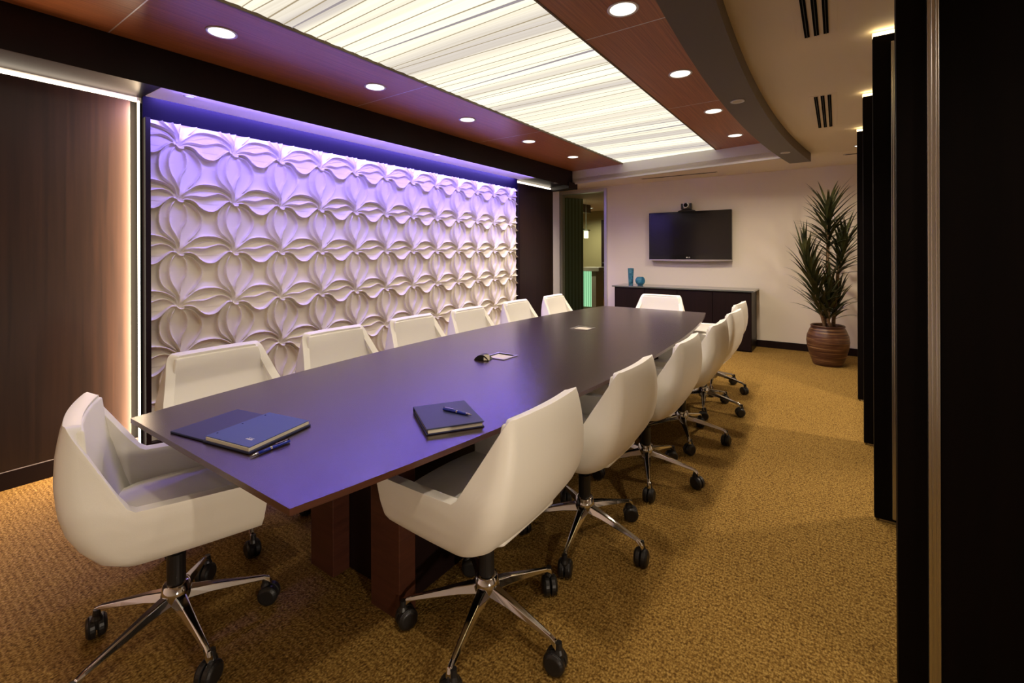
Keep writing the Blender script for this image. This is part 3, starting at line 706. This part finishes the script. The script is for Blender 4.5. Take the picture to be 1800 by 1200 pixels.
# conference camera on the television
vc = thing('video_camera', 'small black and silver conference camera standing on top of the television', 'camera', (-1.86, 7.265, tz1 + 0.001))
bm = bmesh.new(); lathe(bm, [(0.13, 0.0), (0.125, 0.012), (0.07, 0.028), (0.045, 0.032)], 32)
for v_ in bm.verts: v_.co.y *= 0.26
obj('base', bm, M_black, parent=vc, smooth=True)
bm = bmesh.new(); box(bm, -0.075, -0.05, -0.03, 0.03, 0.03, 0.12); box(bm, 0.05, 0.075, -0.03, 0.03, 0.03, 0.12); box(bm, -0.05, 0.05, -0.02, 0.03, 0.03, 0.045); obj('yoke', bm, M_black, parent=vc, bev=0.006)
bm = bmesh.new(); tube(bm, [(0, -0.045, 0.092), (0, 0.03, 0.092)], [0.043, 0.043], 24); obj('head', bm, M_steel, parent=vc, bev=0.006)
bm = bmesh.new(); tube(bm, [(0, -0.052, 0.092), (0, -0.044, 0.092)], 0.030, 24); obj('lens', bm, M_gloss, parent=vc)

# ================================================================== potted plant
PLx, PLy = -0.095, 6.63
pl = thing('potted_yucca', 'tall spiky dark green plant in a round woven brown pot by the far wall', 'plant', (PLx, PLy, 0))
prof = [(0.02, 0.0), (0.165, 0.0), (0.178, 0.02), (0.215, 0.12), (0.243, 0.22), (0.252, 0.29), (0.243, 0.36), (0.212, 0.43), (0.198, 0.455), (0.205, 0.475), (0.195, 0.485), (0.182, 0.475), (0.180, 0.43), (0.02, 0.42)]
pf = []
for (r0, z0), (r1, z1) in zip(prof, prof[1:]):
    n_ = max(1, int(abs(z1 - z0) / 0.008))
    for k in range(n_): q = k / n_; z = z0 + (z1 - z0) * q; pf.append((r0 + (r1 - r0) * q + (0.003 * abs(math.sin(z * 200)) if 0.02 < z < 0.45 and r0 > 0.17 else 0), z))
pf.append(prof[-1])
pf = [(r_ * 0.85, z_ * 0.965) for r_, z_ in pf]
bm = bmesh.new(); lathe(bm, pf, 48); obj('pot', bm, M_pot, parent=pl, smooth=True)
bm = bmesh.new(); lathe(bm, [(0.150, 0.40), (0.150, 0.425), (0.1, 0.437), (0.01, 0.44)], 24); obj('soil', bm, M_soil, parent=pl)
Rv = Vector((_c, _s, 0)); Fv = Vector((-_s, _c, 0))
def P3(px, py, dep=0.0):     # point on the plant's own upright plane, px/py in photo units around the pot centre
    return Rv * ((px - 1457) / 150.0) + Fv * dep + Vector((0, 0, 1.3413 - (py - 442.4) / 150.0))
def leaf(bm, p, az, el, length, wid, curl):
    n_ = 8; d = Vector((math.cos(az) * math.cos(el), math.sin(az) * math.cos(el), math.sin(el))); side = Vector((-math.sin(az), math.cos(az), 0))
    prev = None; pos = p.copy()
    for k in range(n_ + 1):
        q = k / n_; w_ = wid * (0.55 + 0.9 * q if q < 0.35 else 0.853 * (1 - ((q - 0.35) / 0.65) ** 1.5)) + 0.0006
        up_ = side.cross(d).normalized()
        a = bm.verts.new(pos + side * w_ + up_ * w_ * 0.35); b_ = bm.verts.new(pos); c_ = bm.verts.new(pos - side * w_ + up_ * w_ * 0.35)
        if prev: bm.faces.new((prev[0], prev[1], b_, a)); bm.faces.new((prev[1], prev[2], c_, b_))
        prev = (a, b_, c_)
        el -= curl * (0.4 + 1.2 * q) / n_; d = Vector((math.cos(az) * math.cos(el), math.sin(az) * math.cos(el), math.sin(el)))
        pos = pos + d * length / n_
crowns = [  # stem base px, crown bottom px, crown top px, depth, leaves, length
    ((1453, 572), (1461, 440), (1461, 368), 0.03, 70, 0.44),
    ((1464, 572), (1473, 485), (1487, 425), -0.02, 64, 0.42),
    ((1449, 572), (1443, 560), (1411, 452), -0.05, 105, 0.44),
    ((1458, 572), (1448, 565), (1450, 505), -0.10, 46, 0.36),
    ((1468, 572), (1470, 565), (1480, 520), 0.02, 40, 0.34)]
rnd = random.Random(3)
for base, lo, hi, dep, nl, ln in crowns:
    A = P3(*base, dep * 0.6); B = P3(*lo, dep); C = P3(*hi, dep)
    A.z = 0.41
    bm = bmesh.new(); tube(bm, [A, A.lerp(B, 0.5) + Vector((0.004, 0, 0)), B, B.lerp(C, 0.6)], [0.020, 0.017, 0.018, 0.010], 10); obj('stem', bm, M_bark, parent=pl, smooth=True)
    bm = bmesh.new()
    for k in range(nl):
        q = (k + rnd.random()) / nl; p = B.lerp(C, q); az = k * 2.39996 + rnd.uniform(-0.3, 0.3)
        el = math.radians((30 if hi[1] < 440 else 46) + 40 * q + rnd.uniform(-10, 12))
        leaf(bm, p, az, el, ln * rnd.uniform(0.75, 1.1), rnd.uniform(0.014, 0.023), rnd.uniform(0.3, 1.0) * (1.15 - 0.6 * q))
    obj('leaf_crown', bm, M_leaf, parent=pl, smooth=True)

# ================================================================== partition fins
fins = [(5.185, 'farthest from the camera'), (4.035, 'third from the camera'), (2.935, 'second from the camera'), (1.83, 'nearest the camera')]
f0 = None
for y, w_ in fins:
    lab = 'tall near black partition fin with steel pull on the right, %s' % w_
    if f0 is None:
        f0 = thing('partition_fin', lab, 'partition', (0.148, y, 0), 0, 'dark partition fins on the right')
        o = obj('leaf_slab', bx(0.0, 0.95, 0, 0.045, 0.012, 2.405), M_fin, parent=f0, bev=0.0025)
        bm = bmesh.new(); box(bm, 0.069, 0.096, -0.016, 0.001, 0.03, 2.36); box(bm, 0.076, 0.080, -0.019, -0.015, 0.03, 2.36); box(bm, 0.086, 0.090, -0.019, -0.015, 0.03, 2.36)
        obj('pull_rail', bm, M_steel, parent=f0, bev=0.002)
        obj('floor_guide', bx(0.02, 0.93, 0.008, 0.037, 0.0, 0.012), M_steel, parent=f0)
        obj('top_light_strip', bx(0.0, 0.93, 0.012, 0.036, 2.406, 2.425), E_fin, parent=f0)
    else: dup(f0, (0.148, y, 0), 0, lab)

# ================================================================== ceiling fittings
def downlight(x, y, z, r, label, group, em=E_down, energy=None, name='recessed_downlight', color=WARM, spot=2.85):
    t = thing(name, label, 'ceiling light', (x, y, z), 0, group)
    bm = bmesh.new(); lathe(bm, [(r, 0.001), (r + 0.010, 0.0), (r + 0.010, -0.004), (r, -0.005), (r - 0.004, -0.003)], 32, cap=False); obj('trim_ring', bm, M_alum, parent=t, smooth=True)
    bm = bmesh.new(); lathe(bm, [(0.001, -0.002), (r, -0.0025)], 32, cap=False)
    for f in bm.faces: f.normal_flip()
    obj('lens', bm, em, parent=t)
    if energy: lamp('lamp', 'SPOT', (0, 0, -0.02), energy, color, size=r * 0.8, spot=spot, blend=0.8, parent=t)
    return t
on = ['nearest', 'second', 'third', 'fourth', 'farthest']
for i in range(5):
    downlight(-2.932, 1.26 + 1.0985 * i, ZT, 0.072, 'round recessed downlight in the left wooden ceiling strip, %s from the camera' % on[i] if i < 4 else 'round recessed downlight in the left wooden ceiling strip, farthest away', 'downlights in the left wooden strip', energy=L_DOWN * (0.33, 0.38, 0.5, 1.0, 2.1)[i], spot=2.35)
for i in range(4):
    downlight(-0.925, 1.26 + 1.0985 * (i + 1), ZT, 0.072, 'round recessed downlight in the right wooden ceiling strip, ' + ['nearest the camera', 'second from the camera', 'third from the camera', 'farthest away'][i], 'downlights in the right wooden strip', energy=L_DOWN * (0.85, 1.0, 1.2, 1.7)[i])
for x, y, l in ((-3.58, 1.34, 'near end of the alcove'), (-3.45 - 0.13, 3.70, 'middle of the alcove')):
    downlight(x, y, ZS + 0.014, 0.028, 'small blue lit spotlight in the alcove ceiling above the relief, ' + l, 'alcove spotlights', em=emit('blue_white_lens', (0.7, 0.7, 1.0), 1.0), energy=2.5, name='alcove_spotlight', color=BLUE)
downlight(-3.56, 6.30, ZS + 0.018, 0.028, 'small unlit spotlight in the dark fascia near the glass door', 'fascia spotlights', em=M_alum, name='fascia_spotlight')
for x, y, l in ((-0.545, 3.43, 'middle of the beam'), (-0.432, 5.51, 'far end of the beam')):
    downlight(x, y, 2.345, 0.035, 'small round fitting in the curved taupe beam, ' + l, 'small fittings in the beam', em=M_vent, name='beam_spotlight')
downlight(0.20, 6.09, ZL, 0.05, 'small recessed downlight in low ceiling above the plant beside the fins', None, energy=40.0)
for x, sd in ((-2.932, 'left'), (-0.925, 'right')):  # both rows carried on out of view, added for more light
    for y, w_ in ((0.16, 'just outside the near edge of the view'), (-0.94, 'behind the viewer')):
        downlight(x, y, ZT, 0.072, 'added unseen round downlight continuing the %s wooden strip, %s' % (sd, w_), 'added downlights of the %s wooden strip behind the view' % sd, energy=L_DOWN * (0.04 if sd == 'left' else 0.06))
# unseen sconce added on the corridor wall to brighten the near chairs
t = thing('added_sconce', 'added unseen half round sconce on the corridor wall, right of the viewer', 'added wall lamp', (XR, -0.35, 0.62))
bm = bmesh.new(); lathe(bm, [(0.02, -0.15), (0.09, -0.14), (0.11, 0.0), (0.09, 0.14), (0.02, 0.15)], 24)
bmesh.ops.bisect_plane(bm, geom=bm.verts[:] + bm.edges[:] + bm.faces[:], plane_co=(-0.002, 0, 0), plane_no=(1, 0, 0), clear_outer=True)
obj('frosted_shade', bm, E_strip, parent=t, smooth=True)
obj('back_plate', bx(-0.002, 0.0, -0.13, 0.13, -0.18, 0.18), M_steel, parent=t)
_d = Vector((-1.40, 0.95, 0.36)) - Vector((XR - 0.25, -0.35, 0.62))
lamp('lamp', 'SPOT', (-0.25, 0, 0), 150, WARM, rot=_d.to_track_quat('-Z', 'Y').to_euler(), size=0.14, spot=math.radians(34), blend=0.9, parent=t)
# linear air vents
def vent(x0, x1, y0, y1, label):
    t = thing('air_vent', label, 'vent', ((x0 + x1) / 2, (y0 + y1) / 2, ZL), 0, 'slotted air vents in the low ceiling')
    w_, l_ = (x1 - x0) / 2, (y1 - y0) / 2
    obj('plate', bx(-w_ - 0.025, w_ + 0.025, -l_ - 0.02, l_ + 0.02, -0.002, 0.0), M_ceil, parent=t, bev=0.001)
    s_ = 2 * w_ / 3
    for k in range(3):
        xc = -w_ + s_ * (k + 0.5); o = obj('slot', bx(xc - 0.011, xc + 0.011, -l_, l_, -0.0055, -0.004), M_slot, parent=t)
        obj('slot_bar', bx(xc - 0.0015, xc + 0.0015, -l_, l_, -0.0075, -0.0055), M_black, parent=o)
vent(-0.143, -0.022, 1.80, 2.835, 'long ceiling vent with three dark slots nearest the camera')
vent(-0.143, -0.022, 3.965, 4.985, 'long ceiling vent with three dark slots farther down the room')
t = thing('slot_diffuser', 'narrow grey air slot in the ceiling before the television wall', 'vent', (-1.90, 6.93, ZL)); obj('plate', bx(-0.54, 0.54, -0.03, 0.03, -0.004, 0), M_vent, parent=t); obj('slot', bx(-0.52, 0.52, -0.014, 0.014, -0.006, -0.004), M_slot, parent=t)
t = thing('slot_diffuser', 'short grey air slot in the low ceiling above the potted plant', 'vent', (0.33, 6.56, ZL)); obj('plate', bx(-0.27, 0.27, -0.03, 0.03, -0.004, 0), M_vent, parent=t); obj('slot', bx(-0.25, 0.25, -0.014, 0.014, -0.006, -0.004), M_slot, parent=t)
# unseen downlights added for brightness: corridor behind the fins and walkway by the camera
downlight(1.4, 1.2, ZL, 0.07, 'added unseen downlight in the corridor ceiling behind the near fin', 'added corridor downlights', energy=L_CORR * 0.55)
downlight(1.4, 4.2, ZL, 0.07, 'added unseen downlight in the corridor ceiling behind the far fins', 'added corridor downlights', energy=L_CORR * 1.8)
downlight(-0.15, 0.5, ZL, 0.07, 'added unseen downlight in the low ceiling close to the camera', 'added walkway downlights', energy=L_CORR * 0.55, spot=2.6)

# ================================================================== hallway behind the glass door
struct('floor_hall', bx(-9, -2.2, YF + 0.15, 13.2, -0.1, 0.0), M_hallfloor)
struct('ceiling_hall', bx(-9, -2.2, YF + 0.15, 13.2, 2.52, 2.6), M_ceil)
struct('wall_hall_far', bx(-9, -2.2, 12.6, 12.7, 0, 2.52), M_hallwall)
struct('wall_hall_right', bx(-2.3, -2.2, YF + 0.15, 12.6, 0, 2.52), M_hallwall)
struct('wall_hall_left', bx(-9.0, -8.9, YF + 0.15, 12.6, 0, 2.52), M_hallwall)
struct('baseboard_hall', bx(-8.9, -5.62, 12.58, 12.6, 0, 0.1), M_dark)
d2 = struct('door_2', bx(-5.60, -4.7, 12.55, 12.6, 0.0, 2.25), M_wallwood); obj('door_handle', bx(-5.55, -5.42, 12.50, 12.55, 1.0, 1.03), M_steel, parent=d2)
bm = bmesh.new(); prism(bm, [(-7.2, 10.3), (-5.15, 10.3), (-5.15, 10.9), (-7.2, 10.9)], 2.32, 2.52); struct('trim_12', bm, M_beam)
# curved fluted green glass wall
bm = bmesh.new(); A = []; 
for k in range(40):
    a = k / 39; x = -5.9 + 1.25 * a; y = 8.0 + 1.45 * a ** 1.5 + 0.0; A.append((x, y))
prism(bm, A + [(x - 0.03, y + 0.03) for x, y in reversed(A)], 0.0, 2.515); bmesh.ops.recalc_face_normals(bm, faces=bm.faces)
tag(obj('fluted_glass_screen', bm, M_fluted), 'tall green fluted glass screen seen through the glass door', 'screen')
t = thing('lit_glass_counter', 'green glowing glass counter end with stone top in the hallway', 'counter', (-4.79, 10.0, 0))
obj('glass_front', bx(-0.14, 0.08, -0.02, 0.0, 0.05, 0.88), E_green, parent=t); obj('side_post', bx(0.085, 0.20, -0.02, 0.4, 0, 0.88), M_stone, parent=t); obj('carcass', bx(-0.14, 0.084, 0.001, 0.4, 0, 0.88), M_stone, parent=t)
obj('stone_top', bx(-0.17, 0.29, -0.06, 0.45, 0.88, 0.97), M_stone, parent=t, bev=0.004)
for i, (x, y, z) in enumerate(((-4.93, 9.9, 1.76), (-4.70, 9.7, 1.72))):
    t = thing('pendant_lamp', ['small square glowing pendant lamp in the hallway, left one of the pair', 'small square glowing pendant lamp in the hallway, right one of the pair'][i], 'pendant lamp', (x, y, z), 0, 'hallway pendant lamps')
    obj('glass_shade', bx(-0.04, 0.04, -0.04, 0.04, -0.075, 0.09), E_pend, parent=t, bev=0.01); obj('cord', bx(-0.004, 0.004, -0.004, 0.004, 0.115, 2.52 - z), M_steel, parent=t); obj('cap', bx(-0.065, 0.065, -0.065, 0.065, 0.09, 0.115), M_steel, parent=t)
downlight(-5.3, 9.4, 2.52, 0.07, 'recessed downlight in the hallway ceiling over the counter', 'hallway downlights', energy=150, spot=2.8)
downlight(-5.5, 11.6, 2.52, 0.07, 'recessed downlight in the hallway ceiling by the far wall', 'hallway downlights', energy=150, spot=2.8)
